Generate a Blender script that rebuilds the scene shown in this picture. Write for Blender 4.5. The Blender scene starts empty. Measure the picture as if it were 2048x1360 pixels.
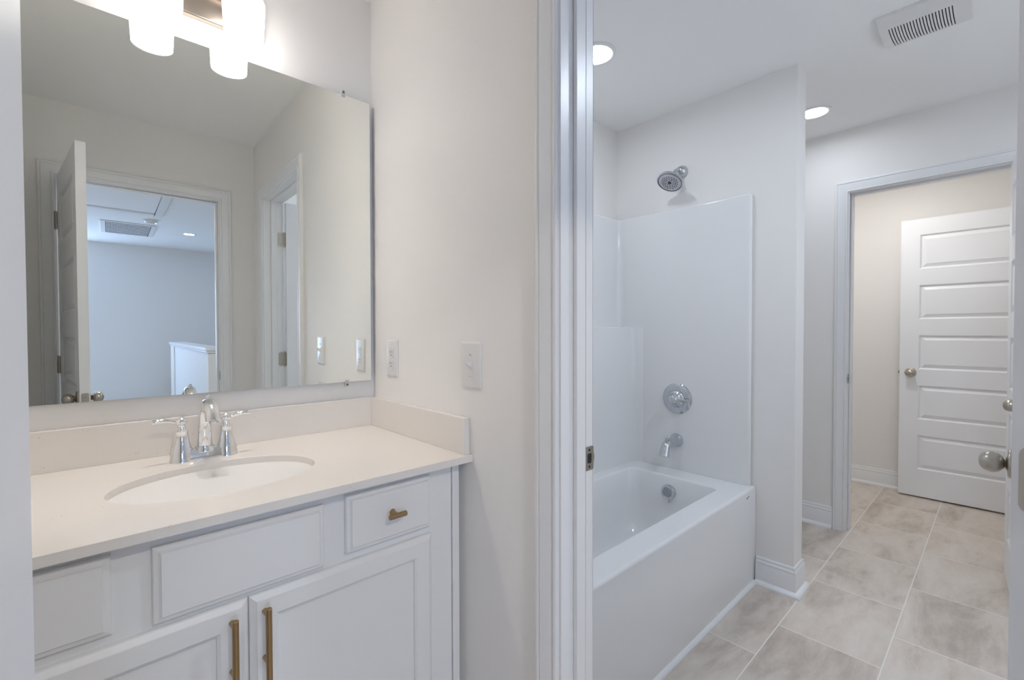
import bpy, bmesh, math
from mathutils import Matrix, Vector
from math import pi, sin, cos, radians as R

sc = bpy.context.scene
COL = sc.collection

# ------------------------------------------------------------------ camera, world, exposure
F_PX = 910.18
CAM = Vector((-0.7743, -1.5965, 1.2259))
YAW, PITCH, ROLL = 0.823477, -0.018498, -0.0024205
fw = Vector((cos(YAW)*cos(PITCH), sin(YAW)*cos(PITCH), sin(PITCH)))
rt = Vector((sin(YAW), -cos(YAW), 0))
up = rt.cross(fw)
rt2 = cos(ROLL)*rt + sin(ROLL)*up
up2 = -sin(ROLL)*rt + cos(ROLL)*up
cd = bpy.data.cameras.new('camera')
cd.sensor_width = 36.0
cd.lens = F_PX/2048*36.0
cd.clip_start = 0.02
cam = bpy.data.objects.new('camera', cd)
COL.objects.link(cam)
cam.matrix_world = Matrix(((rt2.x, up2.x, -fw.x, CAM.x), (rt2.y, up2.y, -fw.y, CAM.y), (rt2.z, up2.z, -fw.z, CAM.z), (0, 0, 0, 1)))
sc.camera = cam

w = bpy.data.worlds.new('world')
w.use_nodes = True
w.node_tree.nodes['Background'].inputs[0].default_value = (0.55, 0.68, 1.0, 1)
w.node_tree.nodes['Background'].inputs[1].default_value = 0.6
sc.world = w
sc.view_settings.view_transform = 'Standard'
sc.view_settings.look = 'None'
sc.view_settings.gamma = 1.0
sc.view_settings.exposure = 0.70
sc.view_settings.use_curve_mapping = False
sc.cycles.use_denoising = True
sc.cycles.max_bounces = 12
sc.cycles.diffuse_bounces = 8
sc.cycles.glossy_bounces = 6
sc.cycles.sample_clamp_indirect = 6.0

# light levels
L_SHADE = 4.8       # glow of the opal glass
L_BULB = 225.0       # radiance of each vanity bulb
L_CAN_TUB = 50.0     # radiance of LED lens over tub
L_CAN_ALC = 45.0
L_FILL_FAR = 140.0  # added unseen can that brightens the far room
L_FILL_SIDE = 172.0  # added unseen can that brightens the tub room
L_CAN_HALL = 95.0
L_FILL_ENTRY = 360.0  # added unseen can that brightens the vanity room from the hall
L_HALL_FILL = 31.0        # added fill light at each unseen hall window
L_TUB_FILL = 1.5        # added fill light at the unseen tub room window
C_WARM = (1.0, 0.915, 0.85)
C_COOL = (0.83, 0.90, 1.0)
C_HALL_FILL = (0.48, 0.66, 1.0)
C_TUB_FILL = (0.80, 0.87, 1.0)


def area(name, loc, rot, sx, sy, power, col):
    l = bpy.data.lights.new(name, 'AREA')
    l.shape = 'RECTANGLE'
    l.size, l.size_y, l.energy, l.color = sx, sy, power, col
    o = bpy.data.objects.new(name, l)
    COL.objects.link(o)
    o.location = loc
    o.rotation_euler = rot
    return o


# added daylight fill at the added, unseen windows of hall and tub room
area('hall_fill', (-1.70, -7.28, 1.35), (R(90), 0, 0), 1.15, 1.45, L_HALL_FILL, C_HALL_FILL)
area('hall_fill', (1.75, -7.28, 1.35), (R(90), 0, 0), 1.15, 1.45, L_HALL_FILL*0.15, C_HALL_FILL)
area('tub_room_fill', (1.75, -2.23, 1.50), (R(90), 0, 0), 0.95, 1.05, L_TUB_FILL, C_TUB_FILL)

# ------------------------------------------------------------------ materials
MATS = {}


def mat(name, col, rough=0.5, metal=0.0, spec=0.5, coat=0.0, emit=None, estr=0.0):
    m = bpy.data.materials.new(name)
    m.use_nodes = True
    b = m.node_tree.nodes['Principled BSDF']
    b.inputs['Base Color'].default_value = (*col, 1)
    b.inputs['Roughness'].default_value = rough
    b.inputs['Metallic'].default_value = metal
    b.inputs['Specular IOR Level'].default_value = spec
    b.inputs['Coat Weight'].default_value = coat
    b.inputs['Coat Roughness'].default_value = 0.05
    if emit:
        b.inputs['Emission Color'].default_value = (*emit, 1)
        b.inputs['Emission Strength'].default_value = estr
    MATS[name] = m
    return m


def bump(m, scale, strength, dist=0.001, detail=2.0):
    nt = m.node_tree
    tc = nt.nodes.new('ShaderNodeTexCoord')
    n = nt.nodes.new('ShaderNodeTexNoise')
    n.inputs['Scale'].default_value = scale
    n.inputs['Detail'].default_value = detail
    bp = nt.nodes.new('ShaderNodeBump')
    bp.inputs['Strength'].default_value = strength
    bp.inputs['Distance'].default_value = dist
    nt.links.new(tc.outputs['Object'], n.inputs['Vector'])
    nt.links.new(n.outputs['Fac'], bp.inputs['Height'])
    nt.links.new(bp.outputs['Normal'], nt.nodes['Principled BSDF'].inputs['Normal'])


WALL = mat('wall_paint', (0.845, 0.83, 0.812), 0.6, spec=0.25)
bump(WALL, 180, 0.12, 0.0006)
CEIL = mat('ceiling_paint', (0.90, 0.90, 0.89), 0.85, spec=0.15)
bump(CEIL, 120, 0.15, 0.0008)
TRIM = mat('trim_paint', (0.82, 0.825, 0.835), 0.32, spec=0.45)
DOORP = mat('door_paint', (0.85, 0.868, 0.905), 0.38, spec=0.45)
CAB = mat('cabinet_paint', (0.80, 0.80, 0.795), 0.38, spec=0.45)
ACRYL = mat('white_acrylic', (0.80, 0.80, 0.80), 0.10, spec=0.5, coat=0.3)
PORC = mat('porcelain', (0.69, 0.70, 0.70), 0.06, spec=0.5, coat=0.4)
CHROME = mat('chrome', (0.86, 0.87, 0.88), 0.045, metal=1.0)
CHROME2 = mat('bath_chrome', (0.60, 0.62, 0.65), 0.07, metal=1.0)
NICKEL = mat('satin_nickel', (0.50, 0.46, 0.40), 0.28, metal=1.0)
NICKEL_D = mat('brushed_nickel', (0.42, 0.37, 0.32), 0.33, metal=1.0)
BRASS = mat('aged_brass', (0.42, 0.29, 0.155), 0.36, metal=1.0)
PLAST = mat('white_plastic', (0.76, 0.755, 0.745), 0.28, spec=0.5)
DARK = mat('dark_gap', (0.02, 0.02, 0.022), 0.6)
GREYD = mat('dark_rubber', (0.06, 0.065, 0.08), 0.5)
SPRAY = mat('spray_face', (0.60, 0.61, 0.64), 0.25, metal=0.6)
MIRROR = mat('mirror_silver', (0.93, 0.955, 0.92), 0.0, metal=1.0)
GLASS_E = mat('mirror_edge', (0.10, 0.14, 0.13), 0.15)
CLEAR = mat('clear_clip', (0.62, 0.62, 0.60), 0.15, spec=0.6)
CARPET = mat('hall_carpet', (0.42, 0.40, 0.37), 0.95, spec=0.05)
bump(CARPET, 400, 0.6, 0.004)
SHADE = mat('opal_glass', (0.86, 0.85, 0.83), 0.25, spec=0.4, emit=(1.0, 0.945, 0.91), estr=L_SHADE)
BULB = mat('bulb_glow', (0.9, 0.9, 0.9), 0.4, emit=C_WARM, estr=L_BULB)
LENS = {}
for nm, colr, st in (('tub', C_COOL, L_CAN_TUB), ('alcove', C_COOL, L_CAN_ALC), ('tub_fill', (0.76, 0.86, 1.0), L_FILL_SIDE), ('far', (1.0, 0.975, 0.94), L_FILL_FAR), ('hall', (0.60, 0.75, 1.0), L_CAN_HALL), ('entry', (1.0, 0.93, 0.84), L_FILL_ENTRY)):  # side, far and entry lenses belong to added fill lights
    LENS[nm] = mat('led_lens_'+nm, (0.8, 0.8, 0.8), 0.5, emit=colr, estr=st)


def quartz():
    m = mat('quartz', (0.80, 0.765, 0.72), 0.16, spec=0.5)
    nt = m.node_tree
    L = nt.links.new
    tc = nt.nodes.new('ShaderNodeTexCoord')
    v = nt.nodes.new('ShaderNodeTexVoronoi')
    v.inputs['Scale'].default_value = 90
    v.inputs['Randomness'].default_value = 1.0
    n = nt.nodes.new('ShaderNodeTexNoise')
    n.inputs['Scale'].default_value = 28
    n.inputs['Detail'].default_value = 3
    r1 = nt.nodes.new('ShaderNodeValToRGB')
    r1.color_ramp.elements[0].position = 0.07
    r1.color_ramp.elements[1].position = 0.13
    r1.color_ramp.elements[0].color = (1, 1, 1, 1)
    r1.color_ramp.elements[1].color = (0, 0, 0, 1)
    r2 = nt.nodes.new('ShaderNodeValToRGB')
    r2.color_ramp.elements[0].position = 0.58
    r2.color_ramp.elements[1].position = 0.66
    mu = nt.nodes.new('ShaderNodeMath')
    mu.operation = 'MULTIPLY'
    mx = nt.nodes.new('ShaderNodeMix')
    mx.data_type = 'RGBA'
    mx.inputs[6].default_value = (0.80, 0.765, 0.72, 1)
    mx.inputs[7].default_value = (0.42, 0.37, 0.32, 1)
    L(tc.outputs['Object'], v.inputs['Vector'])
    L(tc.outputs['Object'], n.inputs['Vector'])
    L(v.outputs['Distance'], r1.inputs['Fac'])
    L(n.outputs['Fac'], r2.inputs['Fac'])
    L(r1.outputs['Color'], mu.inputs[0])
    L(r2.outputs['Color'], mu.inputs[1])
    L(mu.outputs[0], mx.inputs[0])
    L(mx.outputs[2], nt.nodes['Principled BSDF'].inputs['Base Color'])
    return m


QUARTZ = quartz()


def tile():
    m = mat('floor_tile', (0.45, 0.42, 0.39), 0.38, spec=0.35)
    nt = m.node_tree
    L = nt.links.new
    N = nt.nodes.new
    tc = N('ShaderNodeTexCoord')
    mp = N('ShaderNodeMapping')
    mp.vector_type = 'POINT'
    mp.inputs['Location'].default_value = (-1.822-0.254+0.508*20, 1.311+0.3373*20, 0)
    br = N('ShaderNodeTexBrick')
    br.offset = 0.5
    br.offset_frequency = 2
    br.squash = 1.0
    br.inputs['Scale'].default_value = 1.0
    br.inputs['Mortar Size'].default_value = 0.0020
    br.inputs['Mortar Smooth'].default_value = 0.2
    br.inputs['Brick Width'].default_value = 0.508
    br.inputs['Row Height'].default_value = 0.3373
    br.inputs['Bias'].default_value = 0.0
    br.inputs['Color1'].default_value = (0, 0, 0, 1)
    br.inputs['Color2'].default_value = (1, 1, 1, 1)
    br.inputs['Mortar'].default_value = (0.5, 0.5, 0.5, 1)
    sc_ = N('ShaderNodeMapping')
    sc_.inputs['Scale'].default_value = (1.5, 4.2, 1)
    ad = N('ShaderNodeVectorMath')
    ad.operation = 'MULTIPLY_ADD'
    ad.inputs[1].default_value = (7, 13, 5)
    n1 = N('ShaderNodeTexNoise')
    n1.inputs['Scale'].default_value = 1.5
    n1.inputs['Detail'].default_value = 7
    n1.inputs['Roughness'].default_value = 0.62
    n1.inputs['Distortion'].default_value = 0.6
    n2 = N('ShaderNodeTexNoise')
    n2.inputs['Scale'].default_value = 6
    n2.inputs['Detail'].default_value = 6
    n2.inputs['Roughness'].default_value = 0.7
    mxn = N('ShaderNodeMath')
    mxn.operation = 'MULTIPLY_ADD'
    mxn.inputs[1].default_value = 0.35
    tn = N('ShaderNodeMath')
    tn.operation = 'MULTIPLY_ADD'
    tn.inputs[1].default_value = 0.10
    rp = N('ShaderNodeValToRGB')
    e = rp.color_ramp.elements
    e[0].position, e[0].color = 0.50, (0.44, 0.38, 0.325, 1)
    e[1].position, e[1].color = 0.92, (0.72, 0.66, 0.60, 1)
    mid = rp.color_ramp.elements.new(0.70)
    mid.color = (0.63, 0.56, 0.495, 1)
    mx = N('ShaderNodeMix')
    mx.data_type = 'RGBA'
    mx.inputs[7].default_value = (0.84, 0.81, 0.77, 1)
    L(tc.outputs['Object'], mp.inputs['Vector'])
    L(mp.outputs['Vector'], br.inputs['Vector'])
    L(tc.outputs['Object'], sc_.inputs['Vector'])
    L(br.outputs['Color'], ad.inputs[0])
    L(sc_.outputs['Vector'], ad.inputs[2])
    L(ad.outputs[0], n1.inputs['Vector'])
    L(ad.outputs[0], n2.inputs['Vector'])
    L(n2.outputs['Fac'], mxn.inputs[0])
    L(n1.outputs['Fac'], mxn.inputs[2])
    L(br.outputs['Color'], tn.inputs[0])
    L(mxn.outputs[0], tn.inputs[2])
    L(tn.outputs[0], rp.inputs['Fac'])
    L(rp.outputs['Color'], mx.inputs[6])
    L(br.outputs['Fac'], mx.inputs[0])
    L(mx.outputs[2], nt.nodes['Principled BSDF'].inputs['Base Color'])
    return m


TILE = tile()


# ------------------------------------------------------------------ geometry helpers
class G:
    """collects shapes, then links them as ONE mesh object"""

    def __init__(self):
        self.bm = bmesh.new()
        self.mi = 0

    def _f(self, vs):
        try:
            f = self.bm.faces.new(vs)
            f.material_index = self.mi
            return f
        except ValueError:
            return None

    def box(self, x0, x1, y0, y1, z0, z1, M=None):
        ps = [(x, y, z) for z in (z0, z1) for y in (y0, y1) for x in (x0, x1)]
        vs = [self.bm.verts.new((M @ Vector(p)) if M else p) for p in ps]
        for q in ((0, 2, 3, 1), (4, 5, 7, 6), (0, 1, 5, 4), (2, 6, 7, 3), (0, 4, 6, 2), (1, 3, 7, 5)):
            self._f([vs[i] for i in q])
        return self

    def lathe(self, prof, M=None, n=32, sx=1.0, sy=1.0):
        """prof: (radius, height) along local z"""
        rings = []
        for r, h in prof:
            if r < 1e-6:
                v = Vector((0, 0, h))
                rings.append([self.bm.verts.new(M @ v if M else v)])
            else:
                ring = []
                for i in range(n):
                    a = 2*pi*i/n
                    v = Vector((r*cos(a)*sx, r*sin(a)*sy, h))
                    ring.append(self.bm.verts.new(M @ v if M else v))
                rings.append(ring)
        for a, b in zip(rings, rings[1:]):
            for i in range(n):
                j = (i+1) % n
                if len(a) == 1 and len(b) == 1:
                    continue
                if len(a) == 1:
                    self._f([a[0], b[j], b[i]][::-1])
                elif len(b) == 1:
                    self._f([a[i], a[j], b[0]])
                else:
                    self._f([a[i], a[j], b[j], b[i]])
        if len(rings[0]) > 1:
            self._f(rings[0][::-1])
        if len(rings[-1]) > 1:
            self._f(rings[-1])
        return self

    def tube(self, pts, radii, n=16, flat=1.0, side=None):
        """swept circle; flat squashes it along `side`-perpendicular"""
        pts = [Vector(p) for p in pts]
        rings = []
        ref = Vector(side) if side else None
        for i, p in enumerate(pts):
            t = (pts[min(i+1, len(pts)-1)]-pts[max(i-1, 0)]).normalized()
            if ref is None:
                ref = Vector((1, 0, 0)) if abs(t.x) < 0.8 else Vector((0, 1, 0))
            a = (ref-t*ref.dot(t)).normalized()
            b = t.cross(a)
            r = radii[i] if hasattr(radii, '__len__') else radii
            rings.append([self.bm.verts.new(p+a*(r*cos(2*pi*k/n))+b*(r*flat*sin(2*pi*k/n))) for k in range(n)])
        for a, b in zip(rings, rings[1:]):
            for k in range(n):
                j = (k+1) % n
                self._f([a[k], a[j], b[j], b[k]])
        self._f(rings[0][::-1])
        self._f(rings[-1])
        return self

    def prism(self, poly, z0, z1, M=None):
        """poly: ccw (x, y); extruded along local z"""
        lo = [self.bm.verts.new(M @ Vector((x, y, z0)) if M else (x, y, z0)) for x, y in poly]
        hi = [self.bm.verts.new(M @ Vector((x, y, z1)) if M else (x, y, z1)) for x, y in poly]
        n = len(poly)
        self._f(lo[::-1])
        self._f(hi)
        for i in range(n):
            j = (i+1) % n
            self._f([lo[i], lo[j], hi[j], hi[i]])
        return self

    def rows(self, rows, close=False, caps=True):
        """skin between rows of points"""
        R_ = [[self.bm.verts.new(p) for p in r] for r in rows]
        n = len(R_[0])
        for a, b in zip(R_, R_[1:]):
            for i in range(n if close else n-1):
                j = (i+1) % n
                self._f([a[i], a[j], b[j], b[i]])
        if caps and close:
            self._f(R_[0][::-1])
            self._f(R_[-1])
        return self

    def bevel_top(self, z0, width, seg=4):
        """round every sharp edge except those lying on z0"""
        bmesh.ops.recalc_face_normals(self.bm, faces=self.bm.faces)
        es = [e for e in self.bm.edges if not all(abs(v.co.z-z0) < 1e-6 for v in e.verts) and len(e.link_faces) == 2 and e.calc_face_angle(0) > R(40)]
        bmesh.ops.bevel(self.bm, geom=es, offset=width, segments=seg, profile=0.5, affect='EDGES', clamp_overlap=True)
        return self

    def build(self, name, m, parent=None, smooth=35, bevel=None, seg=2, fix=True, pm=None):
        bmesh.ops.remove_doubles(self.bm, verts=self.bm.verts, dist=1e-6)
        if fix:
            bmesh.ops.recalc_face_normals(self.bm, faces=self.bm.faces)
        me = bpy.data.meshes.new(name)
        self.bm.to_mesh(me)
        self.bm.free()
        for mm in (m if isinstance(m, (list, tuple)) else [m]):
            me.materials.append(mm)
        if smooth:
            for p in me.polygons:
                p.use_smooth = True
            me.set_sharp_from_angle(angle=R(smooth))
        o = bpy.data.objects.new(name, me)
        COL.objects.link(o)
        if parent:
            o.parent = parent
        if pm is not None:
            o.matrix_local = pm
        if bevel:
            bv = o.modifiers.new('bevel', 'BEVEL')
            bv.width = bevel
            bv.segments = seg
            bv.limit_method = 'ANGLE'
            bv.angle_limit = R(40)
            bv.harden_normals = False
        return o


def tag(o, label=None, cat=None, group=None, kind=None):
    if label:
        o['label'] = label
    if cat:
        o['category'] = cat
    if group:
        o['group'] = group
    if kind:
        o['kind'] = kind
    return o


def empty(name, loc, label, cat, rz=0.0, group=None, kind=None):
    o = bpy.data.objects.new(name, None)
    COL.objects.link(o)
    o.location = loc
    o.rotation_euler = (0, 0, rz)
    o.empty_display_size = 0.05
    return tag(o, label, cat, group, kind)


def struct(g, name, m, label, cat, **k):
    return tag(g.build(name, m, **k), label, cat, kind='structure')


def copy_part(o, parent, loc=None):
    c = o.copy()
    COL.objects.link(c)
    c.parent = parent
    if loc is not None:
        c.location = loc
    for ch in list(o.children):
        copy_part(ch, c)
    return c


def axis(loc, direction, xdir=None):
    """matrix whose local z points along direction"""
    z = Vector(direction).normalized()
    x = Vector(xdir) if xdir else (Vector((1, 0, 0)) if abs(z.x) < 0.9 else Vector((0, 1, 0)))
    x = (x-z*x.dot(z)).normalized()
    y = z.cross(x)
    return Matrix(((x.x, y.x, z.x, loc[0]), (x.y, y.y, z.y, loc[1]), (x.z, y.z, z.z, loc[2]), (0, 0, 0, 1)))


def rrect(w_, h_, r, n=6):
    pts = []
    for cx, cy, a0 in ((w_/2-r, h_/2-r, 0), (-w_/2+r, h_/2-r, pi/2), (-w_/2+r, -h_/2+r, pi), (w_/2-r, -h_/2+r, 1.5*pi)):
        for k in range(n+1):
            a = a0+pi/2*k/n
            pts.append((cx+r*cos(a), cy+r*sin(a)))
    return pts


def arc(cx, cy, r, a0, a1, n=8):
    return [(cx+r*cos(a0+(a1-a0)*k/n), cy+r*sin(a0+(a1-a0)*k/n)) for k in range(n+1)]


# ------------------------------------------------------------------ room shell
H = 2.438
XE, YB, YP = 1.5974, 0.017, -0.9505         # tub end wall, tub back wall, end of partition
WT = 0.116                                   # partition thickness
XF = 2.5923                                  # wall of far doorway
D = 1.889                                    # entry wall
DZ = 2.045                                   # head jamb height
RY0, RY1 = -1.645, -0.923                    # tub doorway jamb faces
EX0, EX1 = -0.946, -0.204                    # entry doorway jamb faces
FY0, FY1 = -1.652, -0.958                    # far doorway jamb faces
J = 0.018                                    # jamb thickness
YR = -2.25                                   # right wall of tub room

def holed(g, u0, u1, holes, put):
    # wall from u0 to u1 with rectangular holes (a, b, z0, z1)
    x = u0
    for a, b, z0, z1 in holes:
        put(g, x, a, 0, H)
        put(g, a, b, 0, z0)
        put(g, a, b, z1, H)
        x = b
    put(g, x, u1, 0, H)
    return g


struct(G().box(-1.2, 3.95, -1.96, 0.2, -0.05, 0), 'floor', TILE, 'grey-beige stone-look tile floor laid in running bond', 'floor', smooth=0)
struct(G().box(-2.6, 2.6, -7.5, -1.96, -0.05, 0.004), 'floor_hall', CARPET, 'carpeted floor of the hall behind the entry door', 'floor', smooth=0)
struct(G().box(0.0, 3.95, -2.45, -1.96, -0.05, 0), 'floor_tub_room', TILE, 'tiled strip of floor along the right wall of the tub room', 'floor', smooth=0)
struct(G().box(-2.6, 3.95, -7.5, 0.2, H, H+0.06), 'ceiling', CEIL, 'flat white painted ceiling', 'ceiling', smooth=0)
struct(G().box(-1.2, 0.0, 0, 0.1, 0, H), 'wall_vanity', WALL, 'pale wall behind the mirror and vanity', 'wall', smooth=0)
struct(G().box(-1.2, -1.1, -D, 0, 0, H), 'wall_left', WALL, 'pale wall left of the vanity', 'wall', smooth=0)
g = G()
g.box(0, WT, RY1+J, YB+0.1, 0, H)
g.box(0, WT, -2.35, RY0-J, 0, H)
g.box(0, WT, RY0-J, RY1+J, DZ+J, H)
struct(g, 'wall_side', WALL, 'pale wall with the outlet and light switch, pierced by the tub room doorway', 'wall', smooth=0)
g = G()
g.box(-1.2, EX0-J, -D-WT, -D, 0, H)
g.box(EX1+J, 0.0, -D-WT, -D, 0, H)
g.box(EX0-J, EX1+J, -D-WT, -D, DZ+J, H)
struct(g, 'wall_entry', WALL, 'pale wall behind the camera with the entry doorway, seen in the mirror', 'wall', smooth=0)
struct(G().box(WT, XF+0.12, YB, YB+0.1, 0, H), 'wall_tub_back', WALL, 'pale wall along the back of the tub', 'wall', smooth=0)
struct(G().box(XE, XE+0.121, YP, YB, 0, H), 'wall_partition', WALL, 'short partition wall carrying the shower head', 'wall', smooth=0)
g = G()
g.box(XF, XF+0.12, FY1+J, YB, 0, H)
g.box(XF, XF+0.12, YR, FY0-J, 0, H)
g.box(XF, XF+0.12, FY0-J, FY1+J, 2.055+J, H)
struct(g, 'wall_alcove', WALL, 'pale wall past the partition holding the far doorway', 'wall', smooth=0)
struct(holed(G(), WT, 3.9, [(1.25, 2.25, 0.95, 2.05)], lambda g, a, b, c, e: g.box(a, b, YR-0.1, YR, c, e)), 'wall_right', WALL, 'pale right wall of the tub room', 'wall', smooth=0)
struct(G().box(3.80, 3.9, YR, YB+0.1, 0, H), 'wall_far', WALL, 'far wall behind the open five-panel door', 'wall', smooth=0)
struct(G().box(XF+0.12, 3.80, YB, YB+0.1, 0, H), 'wall_far_left', WALL, 'left wall of the far room', 'wall', smooth=0)
struct(holed(G(), -2.6, 2.6, [(-2.3, -1.1, 0.6, 2.1), (1.15, 2.35, 0.6, 2.1)], lambda g, a, b, c, e: g.box(a, b, -7.4, -7.3, c, e)),
       'wall_hall_end', WALL, 'bluish end wall of the hall seen in the mirror', 'wall', smooth=0)
struct(G().box(-2.6, -2.5, -7.3, -D-WT, 0, H), 'wall_hall_left', WALL, 'hall wall on the side of the entry hinges', 'wall', smooth=0)
struct(G().box(2.5, 2.6, -7.3, -2.45, 0, H), 'wall_hall_right', WALL, 'hall wall on the stair side', 'wall', smooth=0)
struct(G().box(-2.6, -1.2, -D-WT, -D, 0, H), 'wall_hall_front', WALL, 'hall wall beside the entry door', 'wall', smooth=0)
struct(G().box(0.0, 2.6, -2.45, -2.35, 0, H), 'wall_hall_back', WALL, 'hall wall backing onto the tub room', 'wall', smooth=0)


def window(name, u0, u1, z0, z1, put, label):
    g = G()
    for a, b, c, e in ((u0, u0+0.05, z0, z1), (u1-0.05, u1, z0, z1), (u0+0.05, u1-0.05, z0, z0+0.05), (u0+0.05, u1-0.05, z1-0.05, z1), (u0+0.05, u1-0.05, (z0+z1)/2-0.02, (z0+z1)/2+0.02)):
        put(g, a, b, c, e)
    return struct(g, name, TRIM, label, 'added window', smooth=0)


window('added_window_1', -2.3, -1.1, 0.6, 2.1, lambda g, a, b, c, e: g.box(a, b, -7.38, -7.33, c, e), 'added white sash window framing the hall fill light, out of sight')  # added window, only a frame for the hall fill light
window('added_window_2', 1.15, 2.35, 0.6, 2.1, lambda g, a, b, c, e: g.box(a, b, -7.38, -7.33, c, e), 'added white sash window over the stairs for the fill light, out of sight')  # second added window, frames the weaker hall fill light
window('added_window_3', 1.25, 2.25, 0.95, 2.05, lambda g, a, b, c, e: g.box(a, b, YR-0.08, YR-0.03, c, e), 'added white sash window framing the tub room fill light, out of sight')  # added window, set round the tub room fill light


# ------------------------------------------------------------------ door frames
CAS = [(0, 0), (0, 0.0095), (0.003, 0.0125), (0.008, 0.0125), (0.0105, 0.0085), (0.013, 0.0085), (0.016, 0.0105), (0.030, 0.0125), (0.043, 0.0155),
       (0.0475, 0.0155), (0.0495, 0.0125), (0.0515, 0.0165), (0.056, 0.0180), (0.0605, 0.0165), (0.062, 0.013), (0.062, 0)]


def casing(u0, u1, zt, mp, parent, label=None):
    """mitred casing round three sides of an opening; mp(u, z, t) -> xyz"""
    g = G()
    rows = []
    for bu, bz, du, dz in ((u0, 0.0, -1, 0), (u0, zt, -1, 1), (u1, zt, 1, 1), (u1, 0.0, 1, 0)):
        rows.append([mp(bu+du*w_, bz+dz*w_, t) for w_, t in CAS])
    g.rows(rows, close=True)
    o = g.build('casing', TRIM, parent, smooth=50)
    if label:
        o['label'] = label
    return o


def plate(g, M, w_, h_, r, t):
    g.prism(rrect(w_, h_, r), 0, t, M)


def strike(parent, M, label='satin nickel strike plate'):
    g = G()
    # plate with a real latch hole (ring of quads)
    out = rrect(0.032, 0.057, 0.004, 4)
    inn = rrect(0.016, 0.024, 0.004, 4)
    n = len(out)
    for z0, z1 in ((0, 0.0016),):
        rows = [[M @ Vector((x, y, z0)) for x, y in out], [M @ Vector((x, y, z1)) for x, y in out],
                [M @ Vector((x, y, z1)) for x, y in inn], [M @ Vector((x, y, z0)) for x, y in inn]]
        g.rows(rows, close=True, caps=False)
    g.mi = 1
    g.prism(inn, 0.0, 0.0003, M)
    for dy in (-0.02, 0.02):
        g.lathe([(0.0032, 0.0016), (0.0032, 0.002), (0, 0.0019)], M @ Matrix.Translation((0, dy, 0)), 10)
    g.mi = 0
    g.tube([M @ Vector((0.016, -0.014, 0.0008)), M @ Vector((0.020, 0, 0.0002)), M @ Vector((0.016, 0.014, 0.0008))], 0.001, 6)
    o = g.build('strike_plate', [NICKEL, DARK], parent, smooth=40)
    o['label'] = label
    return o


def hinge_leaf(parent, M, name='hinge_leaf'):
    g = G()
    g.prism(rrect(0.032, 0.089, 0.0125), 0, 0.0014, M)
    g.mi = 1
    for dx, dy in ((0.006, 0.030), (-0.006, 0.0), (0.006, -0.030)):
        g.lathe([(0.0035, 0.0014), (0.0035, 0.0017), (0, 0.0017)], M @ Matrix.Translation((dx, dy, 0)), 10)
    o = g.build(name, [NICKEL, NICKEL_D], parent, smooth=40)
    return o


HINGE_Z = (0.26, 1.03, 1.805)

# tub room doorway
t1 = struct(G().box(-0.001, WT+0.001, RY1, RY1+J, 0, DZ+J).box(-0.001, WT+0.001, RY0-J, RY0, 0, DZ+J).box(-0.001, WT+0.001, RY0, RY1, DZ, DZ+J),
            'trim_1', TRIM, 'white door frame between the vanity room and the tub room', 'door frame', bevel=0.0015)
casing(RY0-0.006, RY1+0.006, DZ+0.006, lambda u, z, t: Vector((-t, u, z)), t1)
casing(RY0-0.006, RY1+0.006, DZ+0.006, lambda u, z, t: Vector((WT+t, u, z)), t1)
g = G()
for a, b, c, e in ((RY1-0.011, RY1, 0, DZ), (RY0, RY0+0.011, 0, DZ), (RY0+0.011, RY1-0.011, DZ-0.011, DZ)):
    g.box(0.042, 0.076, a, b, c, e)
g.build('door_stop', TRIM, t1, bevel=0.002)
strike(t1, axis((0.101, RY1, 0.921), (0, -1, 0), (1, 0, 0)))
for hz in HINGE_Z:
    hinge_leaf(t1, axis((0.0985, RY0, hz), (0, 1, 0), (1, 0, 0)))

# entry doorway (seen in the mirror)
t2 = struct(G().box(EX0-J, EX0, -D-WT-0.001, -D+0.001, 0, DZ+J).box(EX1, EX1+J, -D-WT-0.001, -D+0.001, 0, DZ+J).box(EX0, EX1, -D-WT-0.001, -D+0.001, DZ, DZ+J),
            'trim_2', TRIM, 'white frame of the entry doorway reflected in the mirror', 'door frame', bevel=0.0015)
casing(EX0-0.006, EX1+0.006, DZ+0.006, lambda u, z, t: Vector((u, -D+t, z)), t2)
casing(EX0-0.006, EX1+0.006, DZ+0.006, lambda u, z, t: Vector((u, -D-WT-t, z)), t2)
g = G()
for a, b, c, e in ((EX0, EX0+0.011, 0, DZ), (EX1-0.011, EX1, 0, DZ), (EX0+0.011, EX1-0.011, DZ-0.011, DZ)):
    g.box(a, b, -D-0.076, -D-0.042, c, e)
g.build('door_stop', TRIM, t2, bevel=0.002)
strike(t2, axis((EX1, -D-0.014, 0.921), (-1, 0, 0), (0, 1, 0)))
for hz in HINGE_Z:
    hinge_leaf(t2, axis((EX0, -D-0.0165, hz), (1, 0, 0), (0, 1, 0)))

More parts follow.
